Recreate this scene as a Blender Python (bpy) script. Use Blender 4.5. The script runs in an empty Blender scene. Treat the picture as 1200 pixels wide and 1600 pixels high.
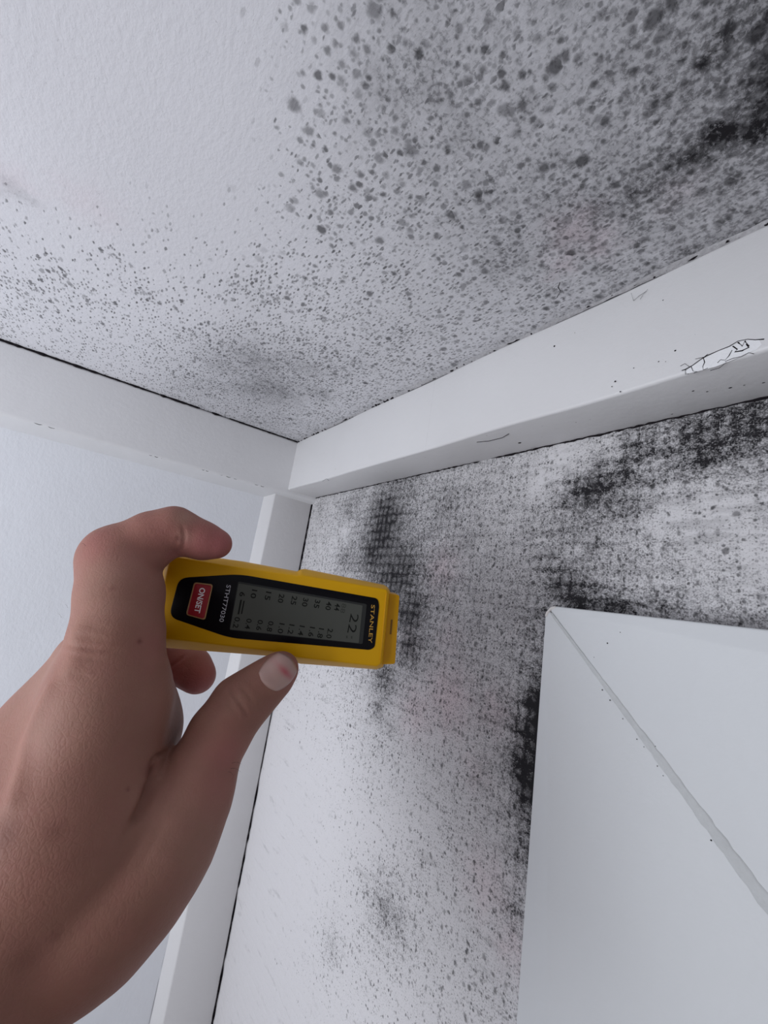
import bpy, bmesh, math, random
import numpy as np
from mathutils import Vector, Matrix

scene = bpy.context.scene
COL = scene.collection
random.seed(7)

# ---------------------------------------------------------------- camera
# World: right wall is the plane x = 0 (runs along +y), left wall is y ~ 0 (runs along +x), z up.
ZO = 2.30                                   # height of the underside of the ceiling battens
FPX = 663.3                                 # focal length in pixels of the 1200 x 1600 frame
CAM_R = np.array([[-0.79151, 0.241976, 0.561212],
                  [0.592313, 0.07746, 0.801976],
                  [0.150588, 0.967185, -0.204636]])
CAM_C = np.array([0.258095, 0.548877, -0.128532 + ZO])
cam_data = bpy.data.cameras.new('camera')
cam_data.sensor_fit = 'VERTICAL'
cam_data.sensor_height = 24.0
cam_data.lens = 24.0 * FPX / 1600.0
cam_data.clip_start = 0.01
cam = bpy.data.objects.new('camera', cam_data)
COL.objects.link(cam)
m4 = Matrix([list(CAM_R[i]) + [CAM_C[i]] for i in range(3)] + [[0, 0, 0, 1]])
cam.matrix_world = m4
cam_data.dof.use_dof = False
scene.camera = cam

# ---------------------------------------------------------------- light
world = bpy.data.worlds.new('World')
scene.world = world
world.use_nodes = True
bg = world.node_tree.nodes['Background']
bg.inputs['Color'].default_value = (0.95, 0.91, 0.93, 1)
bg.inputs['Strength'].default_value = 0.45

def area(name, loc, aim, sx, sy, power, col):
    d = bpy.data.lights.new(name, 'AREA')
    d.shape = 'RECTANGLE'; d.size = sx; d.size_y = sy; d.energy = power; d.color = col
    o = bpy.data.objects.new(name, d)
    o.location = loc
    o.rotation_euler = (Vector(aim) - Vector(loc)).to_track_quat('-Z', 'Y').to_euler()
    COL.objects.link(o)
    return o
# daylight of the room's window, beside the left wall, low to the left of the frame
area('window_daylight', (0.92, 0.32, ZO - 0.35), (0.20, 0.15, ZO - 0.05), 0.40, 0.5, 5.2, (0.885, 0.932, 1.0))

vs = scene.view_settings
scene.display_settings.display_device = 'sRGB'
vs.view_transform = 'Standard'
vs.look = 'None'
vs.exposure = 0.0
vs.gamma = 1.0
vs.use_curve_mapping = False

# ---------------------------------------------------------------- helpers
def lin(r, g, b):
    f = lambda c: (c / 255) / 12.92 if c / 255 <= 0.04045 else (((c / 255) + 0.055) / 1.055) ** 2.4
    return (f(r), f(g), f(b), 1.0)

def mesh_obj(name, verts, faces, mat, parent=None, smooth=False):
    me = bpy.data.meshes.new(name)
    me.from_pydata([tuple(map(float, v)) for v in verts], [], faces)
    me.update()
    if mat: me.materials.append(mat)
    o = bpy.data.objects.new(name, me)
    COL.objects.link(o)
    if parent: o.parent = parent
    if smooth:
        for p in me.polygons: p.use_smooth = True
    return o

def fix_normals(o):
    bm = bmesh.new(); bm.from_mesh(o.data)
    bmesh.ops.recalc_face_normals(bm, faces=bm.faces)
    bm.to_mesh(o.data); bm.free()

def bevel(o, w, seg=2):
    md = o.modifiers.new('bevel', 'BEVEL')
    md.width = w; md.segments = seg; md.limit_method = 'ANGLE'; md.angle_limit = math.radians(30)
    for p in o.data.polygons: p.use_smooth = True
    return o

def prism(name, ring_a, ring_b, mat, parent=None):
    """closed solid between two matching rings of points"""
    n = len(ring_a)
    v = list(ring_a) + list(ring_b)
    f = [tuple(range(n)), tuple(range(2 * n - 1, n - 1, -1))]
    f += [(i, i + n, (i + 1) % n + n, (i + 1) % n) for i in range(n)]
    o = mesh_obj(name, v, f, mat, parent)
    fix_normals(o)
    return o

def tube(name, pts, rads, mat, parent=None, sides=6):
    v, f = [], []
    P = [Vector(p) for p in pts]
    if not hasattr(rads, '__len__'): rads = [rads] * len(P)
    for i, p in enumerate(P):
        t = (P[min(i + 1, len(P) - 1)] - P[max(i - 1, 0)]).normalized()
        a = t.orthogonal().normalized(); b = t.cross(a)
        for k in range(sides):
            th = 2 * math.pi * k / sides
            v.append(p + (a * math.cos(th) + b * math.sin(th)) * rads[i])
    for i in range(len(P) - 1):
        for k in range(sides):
            f.append((i * sides + k, i * sides + (k + 1) % sides, (i + 1) * sides + (k + 1) % sides, (i + 1) * sides + k))
    f.append(tuple(range(sides))); f.append(tuple(range((len(P) - 1) * sides, len(P) * sides)))
    o = mesh_obj(name, v, f, mat, parent, True)
    fix_normals(o)
    return o

def structure(o):
    o['kind'] = 'structure'
    return o

def at(px, py, depth):
    """the point of the room seen at a pixel of the photograph at a given distance"""
    q = np.array([(px - 600) / FPX, -(py - 800) / FPX, -1.0]) * depth
    return CAM_C + CAM_R @ q

def on_plane(px, py, axis, val):
    r = CAM_R @ np.array([(px - 600) / FPX, -(py - 800) / FPX, -1.0])
    return CAM_C + r * ((val - CAM_C[axis]) / r[axis])

# ---------------------------------------------------------------- node helpers
class NT:
    def __init__(self, name, rough=0.5, spec=0.5):
        self.m = bpy.data.materials.new(name); self.m.use_nodes = True
        self.t = self.m.node_tree; self.n = self.t.nodes
        self.b = self.n['Principled BSDF']
        self.b.inputs['Roughness'].default_value = rough
        self.b.inputs['Specular IOR Level'].default_value = spec
        self.pos = self.n.new('ShaderNodeNewGeometry').outputs['Position']
    def link(self, a, b): self.t.links.new(a, b)
    def put(self, sock, v):
        if isinstance(v, bpy.types.NodeSocket): self.link(v, sock)
        else: sock.default_value = v
    def math(self, op, a, b=0.0, c=None, clamp=False):
        k = self.n.new('ShaderNodeMath'); k.operation = op; k.use_clamp = clamp
        self.put(k.inputs[0], a); self.put(k.inputs[1], b)
        if c is not None: self.put(k.inputs[2], c)
        return k.outputs[0]
    def step(self, x, lo, hi):
        k = self.n.new('ShaderNodeMapRange'); k.interpolation_type = 'SMOOTHSTEP'
        self.put(k.inputs['Value'], x); self.put(k.inputs['From Min'], lo); self.put(k.inputs['From Max'], hi)
        return k.outputs['Result']
    def noise(self, vec, scale, detail=2.0, rough=0.5, color=False, dist=0.0):
        k = self.n.new('ShaderNodeTexNoise'); self.put(k.inputs['Vector'], vec)
        k.inputs['Scale'].default_value = scale; k.inputs['Detail'].default_value = detail
        k.inputs['Roughness'].default_value = rough; k.inputs['Distortion'].default_value = dist
        return k.outputs['Color' if color else 'Fac']
    def map(self, vec, scale=(1, 1, 1), rot=(0, 0, 0), loc=(0, 0, 0), kind='POINT'):
        k = self.n.new('ShaderNodeMapping'); k.vector_type = kind
        self.put(k.inputs['Vector'], vec)
        k.inputs['Scale'].default_value = scale; k.inputs['Rotation'].default_value = rot; k.inputs['Location'].default_value = loc
        return k.outputs['Vector']
    def vmath(self, op, a, b):
        k = self.n.new('ShaderNodeVectorMath'); k.operation = op
        self.put(k.inputs[0], a)
        if op == 'SCALE': self.put(k.inputs['Scale'], b)
        else: self.put(k.inputs[1], b)
        return k.outputs[0]
    def warp(self, vec, scale, amt):
        n = self.noise(vec, scale, 2.0, 0.5, True)
        n = self.vmath('SUBTRACT', n, (0.5, 0.5, 0.5))
        return self.vmath('ADD', vec, self.vmath('SCALE', n, amt))
    def attr(self, name):
        k = self.n.new('ShaderNodeAttribute'); k.attribute_name = name
        return k.outputs['Fac']
    def mix(self, f, a, b, mode='MIX'):
        k = self.n.new('ShaderNodeMix'); k.data_type = 'RGBA'; k.blend_type = mode
        self.put(k.inputs[0], f); self.put(k.inputs[6], a); self.put(k.inputs[7], b)
        return k.outputs[2]
    def bump(self, h, strength, dist):
        k = self.n.new('ShaderNodeBump'); self.put(k.inputs['Height'], h)
        k.inputs['Strength'].default_value = strength; k.inputs['Distance'].default_value = dist
        self.link(k.outputs['Normal'], self.b.inputs['Normal'])
        return k
    def spots(self, vec, scale, dens, rmin, rmax, soft, rnd=1.0):
        """round specks: one per voronoi cell, present where the density exceeds the cell's random number"""
        k = self.n.new('ShaderNodeTexVoronoi'); self.put(k.inputs['Vector'], vec)
        k.voronoi_dimensions = '2D'; k.inputs['Scale'].default_value = scale; k.inputs['Randomness'].default_value = rnd
        s = self.n.new('ShaderNodeSeparateColor'); self.link(k.outputs['Color'], s.inputs[0])
        pres = self.step(self.math('SUBTRACT', dens, s.outputs[0]), 0.0, 0.14)
        r = self.math('MULTIPLY_ADD', s.outputs[1], rmax - rmin, rmin)
        d = self.math('SUBTRACT', r, k.outputs['Distance'])
        sp = self.step(d, -soft, soft)
        amp = self.math('MULTIPLY_ADD', s.outputs[2], 0.5, 0.5)
        return self.math('MULTIPLY', self.math('MULTIPLY', sp, pres), amp)

def grainy(t, vec, scale, dens, lo=0.74, hi=0.34, w=0.05, detail=2.0, rough=0.6):
    """mottled growth: noise above a threshold that drops as the density rises"""
    th = t.math('MULTIPLY_ADD', dens, hi - lo, lo)
    return t.step(t.math('SUBTRACT', t.noise(vec, scale, detail, rough), th), -w, w)

def plain(name, rgb, rough=0.5, spec=0.5, bump=None, var=0.0, vscale=40):
    t = NT(name, rough, spec)
    c = t.n.new('ShaderNodeRGB'); c.outputs[0].default_value = rgb
    if var:
        d = tuple(x * (1 - var) for x in rgb[:3]) + (1,)
        t.link(t.mix(t.noise(t.pos, vscale, 4, 0.6), rgb, d), t.b.inputs['Base Color'])
    else:
        t.link(c.outputs[0], t.b.inputs['Base Color'])
    if bump: t.bump(t.noise(t.pos, bump[0], 4, 0.6), bump[1], bump[2])
    return t.m

MOULD = lin(26, 24, 28)
PAPER = lin(226, 225, 229)
PAINT = lin(222, 221, 224)

# ceiling paper: embossed lining paper, painted white, with mould blotches and specks
def ceiling_material():
    t = NT('mouldy_ceiling_paper', 0.75, 0.25)
    H, F, B, K = t.attr('haze'), t.attr('fine'), t.attr('blot'), t.attr('pink')
    wob = t.noise(t.pos, 55, 3, 0.6)                     # patchiness
    Bw = t.math('MULTIPLY', B, t.math('MULTIPLY_ADD', wob, 1.2, 0.4))
    Fw = t.math('MULTIPLY', F, t.math('MULTIPLY_ADD', wob, 1.5, 0.25))
    big = t.spots(t.warp(t.pos, 350, 0.0030), 105, t.math('MULTIPLY', Bw, 0.62), 0.12, 0.30, 0.12)
    mid = t.spots(t.warp(t.pos, 500, 0.0020), 190, t.math('MULTIPLY', Bw, 0.70), 0.12, 0.32, 0.14)
    sml = t.spots(t.warp(t.pos, 700, 0.0010), 370, t.math('MULTIPLY', Bw, 0.65), 0.12, 0.34, 0.16)
    blot = t.math('MAXIMUM', t.math('MULTIPLY', big, 0.80), t.math('MAXIMUM', t.math('MULTIPLY', mid, 0.75), t.math('MULTIPLY', sml, 0.55)))
    # dashes along the weave of the paper, two directions crossing
    q = t.warp(t.pos, 700, 0.0010)
    f1 = t.spots(t.map(q, (1.0, 0.40, 1), (0, 0, math.radians(38))), 430, t.math('MULTIPLY', Fw, 0.95), 0.14, 0.34, 0.12)
    f2 = t.spots(t.map(q, (1.0, 0.40, 1), (0, 0, math.radians(-52)), (3, 1, 0)), 470, t.math('MULTIPLY', Fw, 0.62), 0.12, 0.30, 0.12)
    f3 = grainy(t, t.pos, 1300, Fw, 0.72, 0.52, 0.05)
    Dw = t.math('MULTIPLY', t.attr('dash'), t.math('MULTIPLY_ADD', wob, 1.3, 0.35))
    f4 = t.spots(t.map(t.warp(t.pos, 380, 0.0040), (1.0, 0.50, 1), (0, 0, math.radians(38)), (7, 2, 0)), 215, t.math('MULTIPLY', Dw, 1.0), 0.12, 0.33, 0.11)
    f5 = t.spots(t.map(t.warp(t.pos, 380, 0.0040), (1.0, 0.48, 1), (0, 0, math.radians(-48)), (5, 9, 0)), 240, t.math('MULTIPLY', Dw, 0.9), 0.12, 0.30, 0.11)
    fine = t.math('MAXIMUM', t.math('MAXIMUM', f1, f2), t.math('MAXIMUM', t.math('MULTIPLY', f3, 0.35), t.math('MAXIMUM', f4, f5)))
    film = t.math('MULTIPLY', H, t.math('MULTIPLY_ADD', t.noise(t.pos, 85, 6, 0.75), 1.7, -0.15), clamp=True)
    g1 = grainy(t, t.warp(t.pos, 300, 0.002), 420, H, 0.72, 0.38, 0.10, 4, 0.7)
    film = t.math('MULTIPLY_ADD', g1, 0.32, t.math('MULTIPLY', film, 0.92))
    m = t.math('SUBTRACT', 1.0, t.math('MULTIPLY', t.math('SUBTRACT', 1.0, film, clamp=True), t.math('SUBTRACT', 1.0, blot, clamp=True)))
    m = t.math('MAXIMUM', m, t.math('MULTIPLY', fine, 0.80))
    base = t.mix(t.math('MULTIPLY', K, 0.5), PAPER, lin(226, 200, 208))
    base = t.mix(t.math('MULTIPLY', t.noise(t.pos, 14, 3, 0.6), 0.25), base, lin(205, 206, 212))
    t.link(t.mix(m, base, MOULD), t.b.inputs['Base Color'])
    h = t.math('ADD', t.noise(t.map(t.pos, (1, 0.5, 1), (0, 0, math.radians(38))), 420, 3, 0.6), t.math('MULTIPLY', t.noise(t.pos, 45, 3), 1.0))
    t.bump(h, 0.25, 0.0010)
    return t.m

# right wall paper: coarse woven relief in rows about 9 mm apart
def wall_material():
    t = NT('mouldy_woven_wall_paper', 0.72, 0.25)
    H, F, K, X = t.attr('haze'), t.attr('fine'), t.attr('pink'), t.attr('clean')
    def flat(v):
        s = t.n.new('ShaderNodeSeparateXYZ'); t.link(v, s.inputs[0])
        c = t.n.new('ShaderNodeCombineXYZ'); t.link(s.outputs['Y'], c.inputs['X']); t.link(s.outputs['Z'], c.inputs['Y'])
        return c.outputs[0]
    P2 = flat(t.pos)
    q = t.warp(P2, 150, 0.0050)
    s = t.n.new('ShaderNodeSeparateXYZ'); t.link(q, s.inputs[0])
    gy = t.math('ABSOLUTE', t.math('SINE', t.math('MULTIPLY', s.outputs['X'], math.pi / 0.0078)))
    gz = t.math('ABSOLUTE', t.math('SINE', t.math('MULTIPLY', s.outputs['Y'], math.pi / 0.0088)))
    grid = t.math('MULTIPLY', t.math('POWER', gy, 0.5), t.math('POWER', gz, 0.5))       # 0 in the grooves, 1 on the bumps
    groove = t.math('SUBTRACT', 1.0, grid)
    groove0 = t.math('MULTIPLY', groove, t.math('MULTIPLY_ADD', t.noise(P2, 48, 3, 0.6), 1.6, 0.1))     # uneven: some rows stand out, others do not
    groove = groove0
    s2 = t.n.new('ShaderNodeSeparateXYZ'); t.link(t.pos, s2.inputs[0])
    groove = t.math('MULTIPLY', groove, t.math('MULTIPLY_ADD', t.step(s2.outputs['Y'], 0.20, 0.42), 0.75, 0.25))   # the weave shows more plainly away from the corner
    keep = t.math('SUBTRACT', 1.0, X, clamp=True)
    wob = t.noise(P2, 60, 4, 0.65)
    D = t.math('MULTIPLY', t.math('MULTIPLY', F, keep), t.math('MULTIPLY_ADD', wob, 1.6, 0.2))
    dens = t.math('MULTIPLY', D, t.math('MULTIPLY_ADD', groove0, 1.15, 0.48))
    a = t.spots(t.warp(t.map(q, (1, 0.8, 1)), 400, 0.0018), 230, t.math('MULTIPLY', dens, 0.75), 0.12, 0.30, 0.13)
    lat = t.spots(t.warp(q, 500, 0.0016), 118, t.math('MULTIPLY', D, 0.95), 0.05, 0.17, 0.10, rnd=0.38)     # one cluster to each hollow of the weave
    b = t.spots(t.warp(P2, 700, 0.0010), 400, t.math('MULTIPLY', dens, 0.95), 0.14, 0.36, 0.15)
    c = t.spots(t.warp(P2, 900, 0.0007), 800, t.math('MULTIPLY', dens, 0.95), 0.14, 0.40, 0.18)
    g2 = grainy(t, P2, 1100, D, 0.70, 0.40, 0.06)
    g3 = grainy(t, q, 420, t.math('MULTIPLY', t.math('ADD', H, t.math('MULTIPLY', F, 0.3)), keep), 0.76, 0.34, 0.10, 4, 0.7)
    sp = t.math('MAXIMUM', t.math('MAXIMUM', t.math('MAXIMUM', t.math('MULTIPLY', lat, 0.72), t.math('MULTIPLY', a, 0.85)), t.math('MULTIPLY', b, 0.80)), t.math('MULTIPLY', c, 0.6))
    film = t.math('MULTIPLY', t.math('MULTIPLY', H, keep), t.math('MULTIPLY_ADD', t.noise(q, 120, 6, 0.78), 1.7, -0.30), clamp=True)
    film = t.math('MULTIPLY', film, t.math('MULTIPLY_ADD', groove, 0.6, 0.70))
    film = t.math('ADD', t.math('MULTIPLY_ADD', t.math('MULTIPLY', g3, t.math('MULTIPLY_ADD', groove0, 0.6, 0.70)), 0.38, film), t.math('MULTIPLY', g2, 0.30))
    streak = grainy(t, t.map(q, (0.22, 1, 1)), 130, t.math('MULTIPLY', F, t.step(s2.outputs['Y'], 0.30, 0.46)), 0.66, 0.44, 0.08, 3, 0.6)
    film = t.math('MULTIPLY_ADD', streak, 0.20, film)
    m = t.math('SUBTRACT', 1.0, t.math('MULTIPLY', t.math('SUBTRACT', 1.0, film, clamp=True), t.math('SUBTRACT', 1.0, sp, clamp=True)))
    base = t.mix(t.math('MULTIPLY', K, 0.5), lin(213, 211, 213), lin(216, 190, 196))
    t.link(t.mix(m, base, MOULD), t.b.inputs['Base Color'])
    h = t.math('ADD', t.math('MULTIPLY', grid, 0.7), t.noise(t.pos, 500, 3, 0.6))
    t.bump(h, 0.35, 0.0009)
    return t.m

# painted timber and plaster with faint dirt specks
def paint_material(name, rgb, dirt=0.12, rough=0.42, woven=False, brush=True):
    t = NT(name, rough, 0.4)
    s1 = t.spots(t.warp(t.pos, 300, 0.002), 130, dirt, 0.03, 0.11, 0.02)
    s2 = t.spots(t.warp(t.pos, 600, 0.001), 330, dirt * 0.6, 0.04, 0.16, 0.03)
    c = t.mix(t.math('MULTIPLY', t.noise(t.pos, 22, 4, 0.6), 0.35), rgb, tuple(x * 0.86 for x in rgb[:3]) + (1,))
    t.link(t.mix(t.math('MULTIPLY', t.math('MAXIMUM', s1, s2), 0.8), c, MOULD), t.b.inputs['Base Color'])
    if woven:
        h = t.math('ADD', t.noise(t.map(t.pos, (1, 1, 0.6)), 330, 3, 0.6), t.math('MULTIPLY', t.noise(t.pos, 30, 3), 2.0))
        t.bump(h, 0.30, 0.0010)
    else:
        h = t.math('ADD', t.noise(t.pos, 260, 4, 0.6), t.math('MULTIPLY', t.noise(t.pos, 35, 2), 3.0))
        t.bump(h, 0.16, 0.0010)
    return t.m

M_ceil = ceiling_material()
M_wall = wall_material()
M_left = paint_material('white_lining_paper', lin(224, 226, 231), 0.02, 0.7, woven=True)
M_batten = paint_material('white_gloss_painted_timber', lin(214, 213, 214), 0.07, 0.42)
M_batten_l = paint_material('white_painted_board', lin(224, 224, 226), 0.02, 0.45)
M_case = paint_material('white_painted_casing', lin(211, 213, 215), 0.008, 0.48)
M_filler = plain('grey_filler', lin(203, 205, 206), 0.6, 0.3, (400, 0.5, 0.0008), 0.25, 120)
M_grime_shade = plain('black_mould_and_gap_shade', lin(38, 34, 38), 0.9, 0.1, None, 0.5, 400)  # mould of specks and joints; in the seams it also paints the gap's shade
M_dark = plain('dark_gap', lin(18, 16, 20), 0.95, 0.05)
M_chip = plain('bare_white_filler', lin(236, 236, 238), 0.7, 0.2, (500, 0.5, 0.0006), 0.1, 200)
M_floor = plain('grey_carpet', lin(120, 112, 106), 0.95, 0.1, (300, 0.4, 0.003), 0.3, 60)

# ---------------------------------------------------------------- mould density tables
# measured amounts 0..9 on a coarse lattice surveyed from the standpoint above, carried onto the real surfaces
CF = [[0, 0, 0, 0, 1, 2, 3, 3, 3, 3, 3, 3, 3],
      [0, 0, 0, 0, 1, 2, 3, 3, 3, 3, 3, 3, 3],
      [0, 0, 0, 0, 1, 3, 3, 3, 3, 3, 3, 3, 3],
      [2, 1, 1, 1, 1, 4, 5, 5, 4, 3, 3, 3, 3],
      [4, 3, 3, 2, 3, 4, 5, 5, 5, 5, 5, 5, 5],
      [5, 4, 4, 4, 5, 5, 6, 6, 6, 6, 6, 6, 6],
      [3, 3, 4, 8, 9, 7, 6, 6, 6, 6, 6, 6, 6],
      [3, 3, 4, 6, 6, 6, 6, 6, 6, 6, 6, 6, 6]]
CB = [[0, 0, 0, 0, 1, 5, 7, 7, 7, 7, 8, 8, 9],
      [0, 0, 0, 0, 1, 5, 8, 7, 7, 7, 8, 8, 9],
      [0, 0, 0, 0, 1, 6, 8, 7, 7, 7, 7, 8, 8],
      [0, 0, 0, 0, 1, 5, 8, 7, 6, 7, 7, 7, 6],
      [0, 0, 0, 0, 1, 3, 5, 5, 7, 7, 6, 6, 6],
      [0, 0, 0, 0, 1, 3, 4, 4, 5, 6, 6, 6, 6],
      [0, 0, 0, 1, 2, 4, 5, 5, 5, 6, 6, 6, 6],
      [0, 0, 0, 1, 2, 4, 5, 5, 5, 6, 6, 6, 6]]
CH = [[0, 0, 0, 0, 0, 1, 4, 5, 5, 5, 6, 7, 8],
      [0, 0, 0, 0, 0, 1, 5, 5, 4, 5, 6, 7, 8],
      [0, 0, 0, 0, 0, 1, 4, 5, 5, 5, 6, 7, 8],
      [0, 0, 0, 0, 0, 1, 2, 4, 5, 6, 6, 6, 6],
      [0, 0, 0, 0, 0, 0, 1, 3, 5, 5, 5, 5, 5],
      [0, 0, 0, 0, 1, 0, 1, 2, 3, 3, 3, 4, 5],
      [0, 0, 0, 3, 4, 2, 2, 2, 3, 3, 3, 4, 5],
      [0, 0, 0, 2, 3, 2, 2, 2, 3, 3, 3, 4, 5]]
WF = [[4, 4, 5, 6, 6, 5, 5, 6, 6],
      [4, 5, 6, 6, 5, 3, 6, 6, 6],
      [4, 4, 7, 6, 5, 6, 6, 4, 4],
      [3, 4, 8, 6, 6, 6, 5, 4, 4],
      [2, 3, 6, 6, 6, 7, 7, 6, 6],
      [1, 2, 5, 5, 6, 8, 8, 8, 8],
      [0, 1, 3, 4, 6, 9, 9, 9, 9],
      [0, 1, 2, 4, 5, 9, 9, 9, 9],
      [0, 1, 4, 3, 4, 7, 8, 8, 8],
      [0, 2, 3, 3, 4, 7, 8, 8, 8],
      [0, 1, 2, 3, 4, 6, 7, 7, 7]]
WH = [[3, 3, 4, 4, 4, 4, 4, 6, 7],
      [3, 3, 4, 4, 3, 2, 5, 6, 7],
      [3, 3, 6, 4, 3, 4, 5, 4, 4],
      [2, 3, 6, 5, 3, 4, 4, 4, 4],
      [1, 1, 4, 3, 3, 4, 5, 5, 5],
      [0, 1, 2, 2, 3, 6, 7, 7, 7],
      [0, 0, 1, 1, 3, 8, 9, 9, 9],
      [0, 0, 0, 1, 2, 8, 9, 9, 9],
      [0, 0, 1, 1, 2, 6, 7, 7, 7],
      [0, 0, 1, 1, 2, 5, 6, 6, 6],
      [0, 0, 0, 1, 1, 4, 5, 5, 5]]
C_HAZE = [(0.0978, 0.4653, 0.0075, 0.7), (0.0956, 0.4583, 0.0053, 0.5), (0.0975, 0.4763, 0.0065, 0.5), (0.0985, 0.4793, 0.0071, 0.6), (0.0982, 0.489, 0.0074, 0.7), (0.0979, 0.498, 0.0077, 0.9), (0.0993, 0.5047, 0.008, 1.0), (0.0977, 0.5122, 0.0083, 1.0), (0.0994, 0.519, 0.008, 1.0), (0.0958, 0.5155, 0.0071, 0.9), (0.1458, 0.4238, 0.0042, 0.9), (0.1466, 0.4052, 0.0042, 0.8), (0.1638, 0.3973, 0.0034, 1.0), (0.1456, 0.4439, 0.0033, 0.5), (0.1022, 0.4972, 0.0059, 0.6), (0.1966, 0.4411, 0.0084, 0.35), (0.1798, 0.4452, 0.0073, 0.3), (0.1079, 0.4072, 0.0103, 0.4), (0.0968, 0.3984, 0.0052, 0.5), (0.0956, 0.4348, 0.0054, 0.5), (0.1173, 0.4267, 0.0053, 0.4), (0.0658, 0.4166, 0.0053, 0.5), (0.0738, 0.4677, 0.0029, 0.6), (0.1669, 0.1793, 0.0269, 0.35), (0.1849, 0.1408, 0.0248, 0.25), (0.1292, 0.1336, 0.0309, 0.4), (0.1268, 0.2039, 0.0203, 0.3), (0.3348, 0.244, 0.0084, 0.35), (0.3274, 0.2458, 0.0051, 0.3), (0.13, 0.5153, 0.0048, 0.7), (0.1307, 0.5103, 0.004, 0.6), (0.0998, 0.4634, 0.0041, 0.8), (0.0944, 0.1686, 0.0152, 0.4), (0.1483, 0.1086, 0.0197, 0.3), (0.1368, 0.4928, 0.0053, 0.4), (0.1617, 0.4647, 0.0045, 0.3)]
C_FINE = [(0.2006, 0.2717, 0.0179, 0.5), (0.1776, 0.1664, 0.0374, 0.7), (0.1458, 0.1889, 0.0306, 0.6), (0.2633, 0.2804, 0.0053, 0.5), (0.2829, 0.23, 0.0059, 0.4), (0.1877, 0.0793, 0.0237, 0.4), (0.337, 0.1251, 0.0175, 0.3), (0.3076, 0.1567, 0.0227, 0.3), (0.2595, 0.1987, 0.0167, 0.3), (0.1775, 0.305, 0.0098, 0.3), (0.2214, 0.1728, 0.0189, 0.3), (0.1188, 0.2376, 0.0255, 0.3)]
C_PINK = [(0.0975, 0.4465, 0.0129, 1.0), (0.082, 0.4515, 0.0094, 0.8), (0.0842, 0.4317, 0.008, 0.8), (0.0787, 0.4245, 0.005, 0.6), (0.0847, 0.4866, 0.0081, 0.4), (0.2985, 0.2687, 0.0168, 0.35), (0.3338, 0.2551, 0.0121, 0.4)]
W_HAZE = [(0.1819, -0.0417, 0.0238, 0.9), (0.1774, -0.0697, 0.0252, 0.9), (0.1882, -0.0209, 0.0198, 0.5), (0.2184, -0.1022, 0.0252, 0.8), (0.2453, -0.1361, 0.0188, 1.0), (0.2512, -0.1634, 0.0157, 0.9), (0.2214, -0.1972, 0.015, 0.8), (0.2188, -0.2258, 0.0095, 0.7), (0.2406, -0.2355, 0.0077, 0.4), (0.3809, -0.1766, 0.0094, 0.9), (0.3803, -0.1957, 0.0111, 1.0), (0.3797, -0.2144, 0.0109, 1.0), (0.3801, -0.2286, 0.0081, 0.9), (0.3652, -0.2121, 0.0067, 0.4), (0.3774, -0.2611, 0.0097, 0.5), (0.3739, -0.293, 0.0078, 0.5), (0.2623, -0.3578, 0.0136, 0.5), (0.2781, -0.3568, 0.0109, 0.4), (0.1991, -0.4206, 0.0114, 0.35), (0.4088, -0.0355, 0.0144, 0.7), (0.3981, -0.0386, 0.0123, 0.6), (0.4266, -0.0296, 0.0114, 0.4), (0.4373, -0.0149, 0.0112, 0.4), (0.4698, -0.018, 0.014, 0.5), (0.4914, -0.0125, 0.013, 0.5), (0.3929, -0.0967, 0.0105, 0.5), (0.4025, -0.1103, 0.0115, 0.7), (0.4259, -0.11, 0.0086, 0.6), (0.4524, -0.1091, 0.0063, 0.4), (0.1161, -0.084, 0.0217, 0.4), (0.0283, -0.0223, 0.0142, 0.3), (0.1056, -0.0285, 0.0181, 0.4), (0.2776, -0.0363, 0.0165, 0.35), (0.2182, -0.0104, 0.0151, 0.35), (0.305, -0.0664, 0.0086, 0.3)]
W_FINE = [(0.2044, -0.4196, 0.0157, 0.4), (0.2632, -0.3615, 0.0226, 0.5), (0.2996, -0.3555, 0.0129, 0.3), (0.3797, -0.2144, 0.0182, 0.5), (0.1891, -0.0699, 0.0386, 0.5), (0.3928, -0.0946, 0.024, 0.4), (0.4109, -0.0358, 0.019, 0.6)]
W_PINK = [(0.3038, -0.1927, 0.0256, 1.0), (0.2698, -0.2115, 0.0213, 0.8), (0.3469, -0.19, 0.0153, 0.7), (0.2795, -0.094, 0.0191, 0.8), (0.25, -0.158, 0.0131, 0.4), (0.3542, -0.2905, 0.0186, 0.6), (0.3758, -0.3112, 0.0128, 0.6), (0.2968, -0.1506, 0.0148, 0.5), (0.3352, -0.2309, 0.0128, 0.4)]
W_CLEAN = [(0.3822, -0.0129, 0.0094, 1.0), (0.3678, -0.0252, 0.0097, 1.0), (0.3865, -0.0041, 0.0063, 0.8), (0.3779, -0.0219, 0.0074, 0.8), (0.4549, -0.0601, 0.0122, 0.7), (0.4751, -0.0581, 0.0133, 0.7), (0.4899, -0.0813, 0.0087, 0.5), (0.1059, -0.0526, 0.0143, 0.6), (0.08, -0.068, 0.0129, 0.5), (0.4005, -0.0777, 0.0067, 0.3)]

def survey(table, x0, y0, X, Y, Z):
    """amount of mould at points of a surface, read off the lattice (100 steps apart)"""
    T = np.array(table, float) / 9.0
    Q = (np.stack([X, Y, Z], -1) - CAM_C) @ CAM_R
    d = np.maximum(-Q[..., 2], 0.03)
    u = np.clip((600 + FPX * Q[..., 0] / d - x0) / 100, 0, T.shape[1] - 1.001)
    v = np.clip((800 - FPX * Q[..., 1] / d - y0) / 100, 0, T.shape[0] - 1.001)
    i = u.astype(int); j = v.astype(int); a = u - i; b = v - j
    return T[j, i] * (1 - a) * (1 - b) + T[j, i + 1] * a * (1 - b) + T[j + 1, i] * (1 - a) * b + T[j + 1, i + 1] * a * b

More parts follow.
